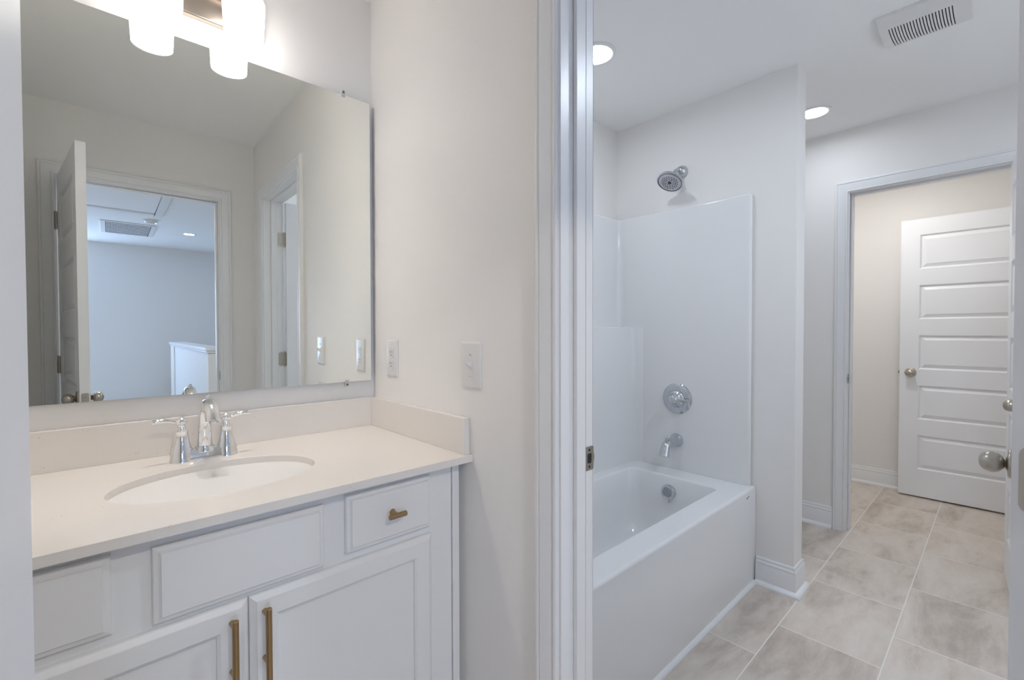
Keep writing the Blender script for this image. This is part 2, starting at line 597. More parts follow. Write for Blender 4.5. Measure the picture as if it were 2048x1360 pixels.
# far doorway
FZ = 2.055
t3 = struct(G().box(XF-0.001, XF+0.121, FY1, FY1+J, 0, FZ+J).box(XF-0.001, XF+0.121, FY0-J, FY0, 0, FZ+J).box(XF-0.001, XF+0.121, FY0, FY1, FZ, FZ+J),
            'trim_3', TRIM, 'white frame of the far doorway past the shower partition', 'door frame', bevel=0.0015)
casing(FY0-0.006, FY1+0.006, FZ+0.006, lambda u, z, t: Vector((XF-t, u, z)), t3)
casing(FY0-0.006, FY1+0.006, FZ+0.006, lambda u, z, t: Vector((XF+0.12+t, u, z)), t3)
g = G()
for a, b, c, e in ((FY1-0.011, FY1, 0, FZ), (FY0, FY0+0.011, 0, FZ), (FY0+0.011, FY1-0.011, FZ-0.011, FZ)):
    g.box(XF+0.04, XF+0.076, a, b, c, e)
g.build('door_stop', TRIM, t3, bevel=0.002)
strike(t3, axis((XF+0.012, FY1, 0.935), (0, -1, 0), (-1, 0, 0)))


# ------------------------------------------------------------------ doors
def panel_face(g, W, Ht, y, s, st=0.105, br=0.20, tr=0.115, n=5, gap=0.118):
    """stiles, rails and raised panels of one face; s = outward sign along local y"""
    ph = (Ht-br-tr-(n-1)*gap)/n
    P = lambda x, z, d=0.0: g.bm.verts.new((x, y-s*d, z))
    q = lambda a, b, c, d: g._f([a, b, c, d])
    q(P(0, 0), P(st, 0), P(st, Ht), P(0, Ht))
    q(P(W-st, 0), P(W, 0), P(W, Ht), P(W-st, Ht))
    z = br
    q(P(st, 0), P(W-st, 0), P(W-st, br), P(st, br))
    for i in range(n):
        top = z+ph
        nxt = top+gap if i < n-1 else Ht
        q(P(st, top), P(W-st, top), P(W-st, nxt), P(st, nxt))
        loops = []
        for ins, d in ((0, 0), (0.004, 0.004), (0.010, 0.0125), (0.013, 0.0125), (0.036, 0.0015)):
            loops.append([P(st+ins, z+ins, d), P(W-st-ins, z+ins, d), P(W-st-ins, top-ins, d), P(st+ins, top-ins, d)])
        for a, b in zip(loops, loops[1:]):
            for k in range(4):
                g._f([a[k], a[(k+1) % 4], b[(k+1) % 4], b[k]])
        g._f(loops[-1])
        z = nxt


def knob(parent, M, name='knob'):
    """rose, neck and egg-shaped grip along local z of M, egg long along local x"""
    g = G()
    g.lathe([(0, 0), (0.033, 0), (0.033, 0.003), (0.030, 0.0055), (0.016, 0.007), (0.0125, 0.009), (0.0120, 0.016), (0.0130, 0.020)], M, 32)
    prof = [(0.0125, 0.012)]
    for k in range(2, 15):
        a = pi*k/14
        prof.append((0.0245*sin(a)**0.9 if k < 14 else 0.0, 0.0315-0.0215*cos(a)))
    g.lathe(prof, M, 32, sx=1.28, sy=1.0)
    o = g.build(name, NICKEL, parent, smooth=60)
    o['label'] = 'satin nickel egg-shaped knob'
    return o


def make_door(name, pin, theta, W, side, label, ht=2.024, hinges=True, zb=0.013, lock=True):
    """local x runs from hinge to latch; side=-1 leaf lies at negative local y"""
    y0, y1 = ((-0.039, -0.004) if side < 0 else (0.004, 0.039))
    x0 = 0.003
    g = G()
    g2 = g
    # faces in leaf coordinates, then shifted
    tmp = G()
    panel_face(tmp, W, ht, y0, -1)
    panel_face(tmp, W, ht, y1, 1)
    for a, b in (((0, 0), (0, ht)), ((W, 0), (W, ht)), ((0, 0), (W, 0)), ((0, ht), (W, ht))):
        v = [tmp.bm.verts.new(p) for p in ((a[0], y0, a[1]), (b[0], y0, b[1]), (b[0], y1, b[1]), (a[0], y1, a[1]))]
        tmp._f(v)
    bmesh.ops.translate(tmp.bm, verts=tmp.bm.verts, vec=(x0, 0, zb))
    o = tmp.build(name, DOORP, smooth=0)
    o.location = (pin[0], pin[1], 0)
    o.rotation_euler = (0, 0, theta)
    tag(o, label, 'door', kind='structure')
    kx, kz = x0+W-0.062, 0.918
    knob(o, axis((kx, y0, kz), (0, -1, 0), (1, 0, 0)))
    knob(o, axis((kx, y1, kz), (0, 1, 0), (1, 0, 0)))
    ym = (y0+y1)/2
    g = G()
    Ml = axis((x0+W, ym, kz), (1, 0, 0), (0, 1, 0))
    g.prism(rrect(0.0255, 0.057, 0.006), 0, 0.0015, Ml)
    g.prism(rrect(0.013, 0.020, 0.003), 0.0015, 0.010, Ml)
    lp = g.build('latch', NICKEL, o, smooth=40)
    lp['label'] = 'satin nickel latch plate and bolt'
    if hinges:
        for hz in HINGE_Z:
            g = G()
            yc = (y0+0.0065+0.016 if side > 0 else y1-0.0065-0.016)
            yk = 0.016+0.0005
            Mh = axis((x0, (yk if side > 0 else -yk), hz), (-1, 0, 0), (0, 1 if side > 0 else -1, 0))
            g.prism(rrect(0.032, 0.089, 0.0125), 0, 0.0012, Mh)
            for k in range(5):
                g.lathe([(0, 0), (0.0062, 0), (0.0062, 0.0172), (0, 0.0172)], Matrix.Translation((0, 0, hz-0.0445+k*0.0179)), 14)
            g.lathe([(0, -0.003), (0.005, -0.003), (0.005, 0.092), (0.003, 0.094), (0, 0.094)], Matrix.Translation((0, 0, hz-0.0445)), 12)
            g.mi = 1
            for dx, dy in ((0.006, 0.030), (-0.006, 0.0), (0.006, -0.030)):
                g.lathe([(0.0035, 0.0012), (0.0035, 0.0016), (0, 0.0016)], Mh @ Matrix.Translation((dx, dy, 0)), 10)
            hg = g.build('hinge', [NICKEL, NICKEL_D], o, smooth=40)
            hg['label'] = 'satin nickel butt hinge'
    return o


door_entry = make_door('door_1', (EX0+0.001, -D+0.004), R(82.2), 0.742, -1, 'white five-panel entry door swung open at the far left, seen edge-on in the mirror')
door_tub = make_door('door_2', (WT+0.004, RY0), R(-0.6), 0.716, 1, 'white tub room door swung open at the right edge, only its hinge edge and nearest knob showing')
door_mid = make_door('door_3', (XF-0.004, FY0), R(183.6), 0.66, -1, 'white door of the far doorway folded open toward the tub room, mostly hidden behind the nearest door')
door_far = make_door('door_4', (3.699, -1.838), R(90), 0.762, 1, 'white five-panel door standing open against the far wall beyond the far doorway', hinges=False)

# ------------------------------------------------------------------ baseboards
BASE = [(0, 0), (0.0125, 0), (0.0125, 0.098), (0.0105, 0.1015), (0.0105, 0.104), (0.0125, 0.107), (0.0115, 0.112), (0.0075, 0.116), (0.0065, 0.119), (0.0075, 0.122), (0.0065, 0.128), (0.003, 0.132), (0, 0.132)]
SHOE = [(0.0125, 0), (0.031, 0), (0.031, 0.005), (0.0285, 0.012), (0.022, 0.018), (0.0125, 0.021)]


def plan_sweep(g, path, prof):
    """profile (out, z) swept along plan path; outward = right of travel"""
    P = [Vector((*p, 0)) for p in path]
    rows = []
    for i, p in enumerate(P):
        ns = []
        for a, b in ((i-1, i), (i, i+1)):
            if a >= 0 and b < len(P):
                d = (P[b]-P[a]).normalized()
                ns.append(Vector((d.y, -d.x, 0)))
        if len(ns) == 2:
            m = (ns[0]+ns[1])
            m = m/(m.dot(ns[0]))
        else:
            m = ns[0]
        rows.append([p+m*o+Vector((0, 0, z)) for o, z in prof])
    g.rows(rows, close=True)


def baseboard(name, path, label):
    g = G()
    plan_sweep(g, path, BASE)
    o = struct(g, name, TRIM, label, 'baseboard', smooth=40)
    s = G()
    plan_sweep(s, path, SHOE)
    s.build('shoe_moulding', TRIM, o, smooth=60)
    return o


baseboard('baseboard_partition', [(XE+0.121, YB), (XE+0.121, YP), (XE, YP), (XE, -0.790)][::-1], 'white stepped baseboard wrapping the end of the shower partition')
baseboard('baseboard_alcove', [(XF, YB), (XF, FY1+0.006+0.062)], 'white stepped baseboard left of the far doorway') if False else None
baseboard('baseboard_alcove', [(XF, YB), (XF, FY1+0.0685)], 'white stepped baseboard beside the casing of the far doorway')
baseboard('baseboard_far', [(3.80, YB), (3.80, YR)], 'white stepped baseboard on the far wall behind the open door')

# ------------------------------------------------------------------ vanity cabinet
ZC, CT = 0.8841, 0.0185
VX0, VX1 = -1.052, -0.042
FYF = -0.555                     # face frame plane
FT = 0.019                       # overlay thickness
van = empty('vanity_cabinet', (-0.547, -0.28, 0), 'light grey painted bathroom vanity cabinet under the quartz top', 'cabinet')


def vloc(o):
    o.matrix_parent_inverse = Matrix.Translation((0.547, 0.28, 0))
    return o


g = G()
g.box(VX0, VX1, FYF, -0.004, 0.10, ZC-CT)
g.box(VX0, VX1, FYF+0.07, -0.01, 0.0, 0.10)
vloc(g.build('carcass', CAB, van, bevel=0.001))
g = G()
g.box(VX1+0.001, -0.002, FYF+0.030, FYF+0.045, 0.0, ZC-CT-0.001)
g.box(VX1+0.002, VX1+0.024, FYF-0.004, FYF+0.030, 0.0, ZC-CT-0.001)
vloc(g.build('filler_strip', CAB, van, bevel=0.0015))


def slab_front(name, x0, x1, z0, z1):
    """slab with an ogee edge"""
    g = G()
    rows = []
    for ins, d in ((0.0, 0.0), (0.0, 0.010), (0.002, 0.0125), (0.0085, 0.0135), (0.0115, 0.0165), (0.0125, FT)):
        rows.append([Vector((x0+ins, FYF-d, z0+ins)), Vector((x1-ins, FYF-d, z0+ins)), Vector((x1-ins, FYF-d, z1-ins)), Vector((x0+ins, FYF-d, z1-ins))])
    g.rows(rows, close=True)
    return vloc(g.build(name, CAB, van, smooth=0))


def shaker(name, x0, x1, z0, z1, st=0.054):
    g = G()
    prof = [(0.0, 0.0), (0.0, 0.009), (0.002, 0.0115), (0.011, 0.0175), (0.0125, FT), (st-0.006, FT), (st, FT-0.004), (st+0.001, FT-0.010)]
    rows = []
    for ins, d in prof:
        rows.append([Vector((x0+ins, FYF-d, z0+ins)), Vector((x1-ins, FYF-d, z0+ins)), Vector((x1-ins, FYF-d, z1-ins)), Vector((x0+ins, FYF-d, z1-ins))])
    g.rows(rows, close=True)
    return vloc(g.build(name, CAB, van, smooth=0))


DT, DB = 0.842, 0.708            # top row of fronts
dr_r = slab_front('drawer_front', -0.346, -0.117, DB+0.002, DT+0.004)
slab_front('false_front', -0.699, -0.396, DB-0.008, DT-0.003)
dr_l = slab_front('drawer_front', -0.980, -0.754, DB+0.002, DT+0.004)
cd_r = shaker('cabinet_door', -0.5462, -0.114, 0.115, 0.690)
cd_l = shaker('cabinet_door', -0.982, -0.5492, 0.115, 0.690)


def bar_pull(parent, x, zt, length, posts):
    g = G()
    y = FYF-FT-0.030
    ch = 0.0012
    g.lathe([(0, 0), (0.006-ch, 0), (0.006, ch), (0.006, length-ch), (0.006-ch, length), (0, length)], Matrix.Translation((x, y, zt-length)), 20)
    for z in posts:
        g.lathe([(0, 0), (0.0055, 0), (0.0045, 0.004), (0.004, 0.026), (0.004, 0.028)], axis((x, FYF-FT, z), (0, -1, 0)), 16)
    o = g.build('pull', BRASS, parent, smooth=40)
    o['label'] = 'aged brass bar pull'
    o.matrix_parent_inverse = Matrix.Translation((0.547, 0.28, 0)) @ Matrix.Identity(4)
    return o


def fix_child(o, parent):
    o.matrix_parent_inverse = Matrix.Identity(4)
    return o


for d_, x in ((cd_r, -0.520), (cd_l, -0.5785)):
    fix_child(bar_pull(d_, x, 0.673, 0.147, (0.655, 0.559)), d_)


def t_knob(parent, x, z):
    g = G()
    y = FYF-FT-0.028
    ch = 0.0012
    g.lathe([(0, 0), (0.0065-ch, 0), (0.0065, ch), (0.0065, 0.046-ch), (0.0065-ch, 0.046), (0, 0.046)], axis((x-0.023, y, z), (1, 0, 0)), 20)
    g.lathe([(0, 0), (0.008, 0), (0.0055, 0.006), (0.0048, 0.024), (0.0048, 0.026)], axis((x, FYF-FT, z), (0, -1, 0)), 16)
    o = g.build('knob', BRASS, parent, smooth=40)
    o['label'] = 'aged brass T-shaped knob'
    return o


t_knob(dr_r, -0.2315, 0.7800)
t_knob(dr_l, -0.867, 0.7800)

# ------------------------------------------------------------------ countertop, splashes, sink
SX, SY, SA, SB = -0.5485, -0.331, 0.2085, 0.1500
cx0, cx1, cy0, cy1 = -1.097, -0.0005, -0.5996, -0.0005
g = G()
angs = sorted([2*pi*k/96 for k in range(96)]+[math.atan2(y-SY, x-SX) % (2*pi) for x in (cx0, cx1) for y in (cy0, cy1)])


def to_rect(a):
    dx, dy = cos(a), sin(a)
    ts = []
    if abs(dx) > 1e-9:
        ts.append(((cx1 if dx > 0 else cx0)-SX)/dx)
    if abs(dy) > 1e-9:
        ts.append(((cy1 if dy > 0 else cy0)-SY)/dy)
    t = min(ts)
    return SX+t*dx, SY+t*dy


def ell(a, s=0.0):
    # point of ellipse in direction a
    r = 1/math.sqrt((cos(a)/(SA+s))**2+(sin(a)/(SB+s))**2)
    return SX+r*cos(a), SY+r*sin(a)


rows = [[Vector((*ell(a), ZC-CT)) for a in angs], [Vector((*ell(a), ZC-0.002)) for a in angs], [Vector((*ell(a, 0.002), ZC)) for a in angs],
        [Vector((*to_rect(a), ZC)) for a in angs], [Vector((*to_rect(a), ZC-CT)) for a in angs], [Vector((*ell(a), ZC-CT)) for a in angs]]
g.rows(rows, close=True, caps=False)
top = tag(g.build('countertop', QUARTZ, smooth=30), 'cream speckled quartz vanity top with oval sink cutout', 'countertop')
G().box(cx0, -0.0005, -0.020, -0.0005, ZC, ZC+0.102).build('backsplash', QUARTZ, top, bevel=0.0012)
G().box(-0.020, -0.0005, -0.586, -0.0202, ZC, ZC+0.102).build('side_splash', QUARTZ, top, bevel=0.0012)

g = G()
prof = [(1.055, -0.001), (1.055, -0.012), (1.02, -0.014)]
bowl = [(1.055, -CT-0.0005, 0), (1.035, -CT-0.0005, 0), (1.02, -CT-0.006, 0), (0.985, -CT-0.03, 0), (0.93, -CT-0.062, 0), (0.80, -CT-0.100, 0), (0.60, -CT-0.124, 0), (0.35, -CT-0.134, 0), (0.12, -CT-0.138, 0), (0.105, -CT-0.142, 0)]
n = 72
rows = [[Vector((SX+SA*s*cos(2*pi*k/n), SY+SB*s*sin(2*pi*k/n)*(1.0), ZC+dz)) for k in range(n)] for s, dz, _ in bowl]
outr = [[Vector((SX+SA*(s+0.05)*cos(2*pi*k/n), SY+SB*(s+0.06)*sin(2*pi*k/n), ZC+dz-0.012)) for k in range(n)] for s, dz, _ in bowl[::-1]]
g.rows(rows+outr+[rows[0]], close=True, caps=False)
sink = tag(g.build('sink', PORC, smooth=50), 'white oval undermount basin set in the quartz top', 'sink')
g = G()
g.lathe([(0.0, -0.002), (0.022, -0.002), (0.025, 0.001), (0.0235, 0.003), (0.018, 0.002), (0.016, 0.006), (0.0, 0.008)], Matrix.Translation((SX, SY, ZC-CT-0.140)), 28)
g.build('drain', CHROME, sink, smooth=40)
g = G()
g.prism(rrect(0.020, 0.009, 0.004), 0, 0.0015, axis((SX, SY-SB*0.955, ZC-CT-0.045), (0, 1, 0.25), (1, 0, 0)))
g.build('overflow_hole', DARK, sink)

# ------------------------------------------------------------------ faucet
FX, FY = -0.549, -0.118
fau = empty('faucet', (FX, FY, ZC), 'chrome two-handle centerset faucet behind the oval basin', 'faucet')
g = G()
rows = []
for ex, h in ((0.0275, 0.0), (0.0275, 0.004), (0.0245, 0.007), (0.0225, 0.024), (0.0215, 0.026), (0.018, 0.0275)):
    rows.append([Vector((x, y, h)) for x, y in [(0.0508+cos(a)*ex*0.9, sin(a)*ex*0.9) for a in [(-pi/2+pi*k/16) for k in range(17)]]+[(-0.0508+cos(a)*ex*0.9, sin(a)*ex*0.9) for a in [(pi/2+pi*k/16) for k in range(17)]]])
g.rows(rows, close=True)
g.build('base_plate', CHROME, fau, smooth=40)
BELL = [(0.0, 0.0), (0.0285, 0.0), (0.0285, 0.003), (0.0270, 0.006), (0.0262, 0.018), (0.0250, 0.024), (0.0246, 0.027), (0.0215, 0.036), (0.0180, 0.048), (0.0155, 0.062), (0.0142, 0.076), (0.0152, 0.0785), (0.0150, 0.081),
        (0.0100, 0.0845), (0.0088, 0.089), (0.0085, 0.094)]
for s in (-1, 1):
    g = G()
    g.lathe(BELL, Matrix.Translation((0.0508*s, 0, 0.0)), 36)
    hb = g.build('handle_base', CHROME, fau, smooth=50)
    g = G()
    M = Matrix.Translation((0.0508*s, 0, 0.0))
    g.lathe([(0.0085, 0.092), (0.0095, 0.094), (0.0088, 0.0965), (0.0125, 0.0995), (0.0142, 0.104), (0.0130, 0.109), (0.0092, 0.1135), (0.0060, 0.115), (0.0045, 0.1175), (0, 0.118)], M, 28)
    g.tube([Vector((0.0508*s+s*x, 0, z)) for x, z in ((0.004, 0.104), (0.012, 0.1045), (0.018, 0.1065), (0.026, 0.1100), (0.036, 0.1115), (0.048, 0.1120), (0.060, 0.1112), (0.0625, 0.1110))],
           [0.0052, 0.0052, 0.0056, 0.0064, 0.0072, 0.0078, 0.0082, 0.0068], 16, flat=0.78, side=(0, 1, 0))
    g.build('lever', CHROME, hb, smooth=50)
g = G()
g.lathe([(0.0, 0.020), (0.0260, 0.020), (0.0260, 0.026), (0.0230, 0.030), (0.0228, 0.034)], None, 36)
ctl = [(0.004, 0.030, 0.0195), (0.002, 0.055, 0.0178), (0.0, 0.085, 0.0160), (-0.004, 0.108, 0.0150), (-0.014, 0.130, 0.0145), (-0.032, 0.1465, 0.0143), (-0.056, 0.1545, 0.0145),
       (-0.080, 0.1525, 0.0150), (-0.100, 0.1440, 0.0158), (-0.113, 0.1330, 0.0166), (-0.120, 0.1220, 0.0172), (-0.123, 0.1150, 0.0172)]


def catmull(c, n=4):
    o = []
    for i in range(len(c)-1):
        p = [c[max(i-1, 0)], c[i], c[i+1], c[min(i+2, len(c)-1)]]
        for k in range(n):
            t = k/n
            o.append([0.5*((2*p[1][q])+(-p[0][q]+p[2][q])*t+(2*p[0][q]-5*p[1][q]+4*p[2][q]-p[3][q])*t*t+(-p[0][q]+3*p[1][q]-3*p[2][q]+p[3][q])*t**3) for q in range(len(c[0]))])
    o.append(list(c[-1]))
    return o


cm = catmull(ctl)
g.tube([(0, y, z) for y, z, r in cm], [r for y, z, r in cm], 28, side=(1, 0, 0))
g.build('spout', CHROME, fau, smooth=50)
g = G()
g.lathe([(0.0025, 0.150), (0.0025, 0.1685), (0.0040, 0.170), (0.0046, 0.173), (0.0032, 0.1765), (0, 0.1775)], Matrix.Translation((0, -0.050, 0)), 14)
g.build('lift_rod', CHROME, fau, smooth=50)

# ------------------------------------------------------------------ mirror (hung very slightly out of plumb)
MN = Vector((-0.0122, -1, -0.0063)).normalized()
mw, mh = 1.0556, 1.0023
ux = Vector((1, MN.x/-MN.y*1.0, 0))
ux = (Vector((1, 0, 0))-MN*MN.x).normalized()
uz = (Vector((0, 0, 1))-MN*MN.z-ux*ux.z).normalized()
MO = Vector((-1.075, -0.0061, 1.0492))
MM = Matrix(((ux.x, MN.x, uz.x, MO.x), (ux.y, MN.y, uz.y, MO.y), (ux.z, MN.z, uz.z, MO.z), (0, 0, 0, 1)))
# local: x along the wall, y toward the room (det < 0 is avoided by using -y thickness below)
rowsm = [(0, 0), (mw, 0), (mw, mh), (0, mh)]
g = G()
f_ = [g.bm.verts.new(MO+ux*a+uz*b) for a, b in rowsm]
b_ = [g.bm.verts.new(MO+ux*a+uz*b-MN*0.0050) for a, b in rowsm]
g._f(f_)
g.mi = 1
g._f(b_[::-1])
for k in range(4):
    g._f([f_[k], f_[(k+1) % 4], b_[(k+1) % 4], b_[k]])
mir = tag(g.build('wall_mirror', [MIRROR, GLASS_E], smooth=0), 'large frameless mirror clipped to the wall above the quartz splash', 'mirror')
for xc, zc_, s in ((-0.116, mh, 1), (-0.109, 0.0, -1)):
    g = G()
    base = MO+ux*(xc+1.075)+uz*zc_
    Mc = axis(base, MN, ux)
    yy = 1 if True else 1
    def Lc(x, y, z):
        return base+ux*x+uz*(y*s)+MN*z
    def cbox(x0, x1, y0, y1, z0, z1):
        vs = [g.bm.verts.new(Lc(x, y, z)) for z in (z0, z1) for y in (y0, y1) for x in (x0, x1)]
        for q in ((0, 2, 3, 1), (4, 5, 7, 6), (0, 1, 5, 4), (2, 6, 7, 3), (0, 4, 6, 2), (1, 3, 7, 5)):
            g._f([vs[i] for i in q])
    cbox(-0.006, 0.006, -0.006, 0.016, 0.0004, 0.0024)
    cbox(-0.006, 0.006, 0.0006, 0.016, -0.0065, 0.0004)
    g.mi = 1
    g.lathe([(0, 0), (0.0035, 0), (0.0030, 0.0018), (0, 0.0024)], axis(Lc(0, 0.009, 0.0024), MN), 12)
    g.build('mirror_clip', [CLEAR, GREYD], mir, smooth=0)

# ------------------------------------------------------------------ vanity light
LX, LY, LZ = -0.5375, -0.122, 2.054
vl = empty('vanity_light', (LX, 0, 2.19), 'brushed nickel two-shade bath light above the mirror', 'wall light')
PI0 = Matrix.Translation((-LX, 0, -2.19))


def vlo(o):
    o.matrix_parent_inverse = PI0
    return o


g = G()
g.box(LX-0.17, LX+0.17, -0.022, -0.0005, 2.128, 2.242)
vlo(g.build('back_plate', NICKEL_D, vl, bevel=0.004))
g = G()
g.box(LX-0.13, LX+0.13, -0.050, -0.034, 2.205, 2.221)
g.lathe([(0.010, 0), (0.010, 0.02)], axis((LX, -0.020, 2.213), (0, -1, 0)), 20)
vlo(g.build('cross_bar', NICKEL_D, vl, bevel=0.002))
for s in (-1, 1):
    x = LX+s*0.0957
    g = G()
    g.tube([(x, -0.045, 2.213), (x, LY+0.03, 2.213), (x, LY+0.008, 2.210), (x, LY, 2.200), (x, LY, 2.178)], 0.0075, 14)
    g.lathe([(0, 2.165), (0.014, 2.165), (0.014, 2.176), (0.024, 2.1765), (0.024, 2.184), (0.010, 2.190), (0.010, 2.200), (0, 2.200)], Matrix.Translation((x, LY, 0)), 24)
    am = vlo(g.build('arm', NICKEL_D, vl, smooth=40))
    g = G()
    M = Matrix.Translation((x, LY, LZ))
    g.lathe([(0.0485, 0.0), (0.0500, 0.030), (0.0520, 0.070), (0.0538, 0.103), (0.0530, 0.112), (0.0495, 0.118), (0.0440, 0.1205), (0.020, 0.1215), (0.020, 0.1190), (0.0440, 0.1180), (0.0485, 0.1145), (0.0505, 0.103), (0.0488, 0.070), (0.0468, 0.030), (0.0455, 0.0), (0.0485, 0.0)], M, 40)
    # open the lathe's end caps (first/last ring form the rim)
    for f in [f for f in g.bm.faces if len(f.verts) > 4]:
        g.bm.faces.remove(f)
    sh = vlo(g.build('shade', SHADE, vl, smooth=50))
    g = G()
    prof = [(0.0, 0.0)]+[(0.026*sin(pi*k/10), 0.026-0.026*cos(pi*k/10)) for k in range(1, 9)]+[(0.013, 0.056), (0.013, 0.066), (0, 0.066)]
    g.lathe(prof, Matrix.Translation((x, LY, LZ+0.040)), 24)
    b = g.build('bulb', BULB, sh, smooth=50)
    b.matrix_parent_inverse = Matrix.Identity(4)

# ------------------------------------------------------------------ outlet and switch (on wall x = 0)


def plate_body(g, M, w_=0.070, h_=0.114):
    rows = []
    for ins, z in ((0.0, 0.0), (0.0, 0.0015), (0.0012, 0.0035), (0.004, 0.0055), (0.007, 0.0062)):
        rows.append([M @ Vector((x, y, z)) for x, y in rrect(w_-2*ins, h_-2*ins, max(0.0035-ins*0.3, 0.001), 4)])
    g.rows(rows, close=True)


OY, OZ = -0.1500, 1.1335
Mo = axis((-0.0002, OY, OZ), (-1, 0, 0), (0, -1, 0))
out = empty('electrical_outlet', (0, OY, OZ), 'white duplex outlet on the side wall just above the splash', 'outlet')
PO = Matrix.Translation((0, -OY, -OZ))
g = G()
plate_body(g, Mo, 0.078, 0.130)
o = g.build('cover_plate', PLAST, out, smooth=40)
o.matrix_parent_inverse = PO
for dz in (0.0195, -0.0195):
    g = G()
    Mr = Mo @ Matrix.Translation((0, dz, 0.0062))
    poly = arc(0, 0, 0.0172, R(38), R(142), 8)+arc(0, 0, 0.0172, R(218), R(322), 8)
    g.prism(poly, -0.001, 0.0016, Mr)
    g.mi = 1
    for dx, h_ in ((-0.0063, 0.0085), (0.0063, 0.0070)):
        g.box(dx-0.0012, dx+0.0012, 0.0035-h_/2, 0.0035+h_/2, 0.0012, 0.0018, Mr)
    g.lathe([(0, 0.0012), (0.0026, 0.0012), (0.0026, 0.0018), (0, 0.0018)], Mr @ Matrix.Translation((0, -0.0075, 0)), 12)
    o = g.build('receptacle', [PLAST, DARK], out, smooth=30)
    o.matrix_parent_inverse = PO
SWY, SWZ = -0.5985, 1.1335
Ms = axis((-0.0002, SWY, SWZ), (-1, 0, 0), (0, -1, 0))
sw = empty('light_switch', (0, SWY, SWZ), 'white toggle light switch on the side wall nearer the doorway', 'light switch')
PS = Matrix.Translation((0, -SWY, -SWZ))
g = G()
plate_body(g, Ms, 0.084, 0.130)
o = g.build('cover_plate', PLAST, sw, smooth=40)
o.matrix_parent_inverse = PS
g = G()
g.box(-0.0052, 0.0052, -0.012, 0.012, 0.005, 0.0068, Ms)
tg = Ms @ Matrix.Translation((0, 0.0, 0.004)) @ Matrix.Rotation(R(-28), 4, 'X')
rows = [[tg @ Vector((x*a, y*b, z)) for x, y in ((-1, -1), (1, -1), (1, 1), (-1, 1))] for a, b, z in ((0.0048, 0.0070, 0.0), (0.0044, 0.0055, 0.012), (0.0038, 0.0042, 0.0185), (0.0030, 0.0030, 0.0195))]
g.rows(rows, close=True)
o = g.build('toggle', PLAST, sw, smooth=0, bevel=0.0004)
o.matrix_parent_inverse = PS
for dz in (0.030, -0.030):
    g = G()
    g.lathe([(0, 0.006), (0.0036, 0.006), (0.0032, 0.0074), (0, 0.0078)], Ms @ Matrix.Translation((0, dz, 0)), 14)
    g.mi = 1
    g.box(-0.0028, 0.0028, dz-0.0005, dz+0.0005, 0.0074, 0.0080, Ms)
    o = g.build('screw', [PLAST, GREYD], sw, smooth=40)
    o.matrix_parent_inverse = PS

# ------------------------------------------------------------------ bathtub
TX0, TX1, TY0, TY1, TZ = WT+0.003, XE-0.002, -0.785, YB-0.004, 0.470
tub = empty('bathtub', ((TX0+TX1)/2, (TY0+TY1)/2, 0), 'white alcove bathtub with flat apron front', 'bathtub')
PT = Matrix.Translation((-(TX0+TX1)/2, -(TY0+TY1)/2, 0))


def tlo(o):
    o.matrix_parent_inverse = PT
    return o


def rr(x0, x1, y0, y1, r, n=8):
    return [((x0+x1)/2+a, (y0+y1)/2+b) for a, b in rrect(x1-x0, y1-y0, r, n)]


IX0, IX1, IY0, IY1 = TX0+0.11, 1.440, -0.678, -0.188
bas = [(0.0, TZ, 0.050), (0.003, TZ-0.001, 0.050), (0.008, TZ-0.006, 0.050), (0.011, TZ-0.016, 0.052)]
rows = []
N8 = 8


def lp(x0, x1, y0, y1, r, z):
    return [Vector((x, y, z)) for x, y in rr(x0, x1, y0, y1, r, N8)]


rows.append(lp(TX0, TX1, TY0, TY1, 0.004, 0.0))
rows.append(lp(TX0, TX1, TY0, TY1, 0.004, TZ-0.010))
rows.append(lp(TX0, TX1, TY0+0.003, TY1, 0.004, TZ-0.003))
rows.append(lp(TX0, TX1, TY0+0.010, TY1, 0.004, TZ))
rows.append(lp(TX0+0.001, TX1-0.001, TY0+0.014, TY1-0.001, 0.004, TZ))
rows.append(lp(IX0-0.004, IX1+0.004, IY0-0.004, IY1+0.004, 0.047, TZ))
rows.append(lp(IX0, IX1, IY0, IY1, 0.045, TZ))
rows.append(lp(IX0+0.004, IX1-0.004, IY0+0.004, IY1-0.004, 0.045, TZ-0.002))
rows.append(lp(IX0+0.009, IX1-0.009, IY0+0.009, IY1-0.009, 0.047, TZ-0.010))
rows.append(lp(IX0+0.05, IX1-0.018, IY0+0.016, IY1-0.014, 0.06, TZ-0.12))
rows.append(lp(IX0+0.13, IX1-0.030, IY0+0.026, IY1-0.022, 0.09, TZ-0.26))
rows.append(lp(IX0+0.17, IX1-0.045, IY0+0.042, IY1-0.038, 0.11, TZ-0.325))
rows.append(lp(IX0+0.22, IX1-0.085, IY0+0.085, IY1-0.080, 0.12, TZ-0.352))
rows.append(lp(IX0+0.32, IX1-0.16, IY0+0.16, IY1-0.16, 0.08, TZ-0.357))
g = G()
g.rows(rows, close=True)
tlo(g.build('tub_shell', ACRYL, tub, smooth=50))
g = G()
plan_sweep(g, [(TX0, TY0), (XE-0.022, TY0)], [(0, 0.0005), (0.013, 0.0005), (0.013, 0.004), (0.0105, 0.010), (0.004, 0.0165), (0, 0.018)])
o = tlo(g.build('base_trim', TRIM, tub, smooth=60))
OXP = 1.4255
g = G()
Mv = axis((1.4235, -0.424, 0.391), (-1, 0, 0.08), (0, -1, 0))
g.lathe([(0, -0.006), (0.036, -0.006), (0.0375, 0.004), (0.0375, 0.016), (0.0355, 0.0195), (0.031, 0.0205), (0.0, 0.0205)], Mv, 36)
g.mi = 1
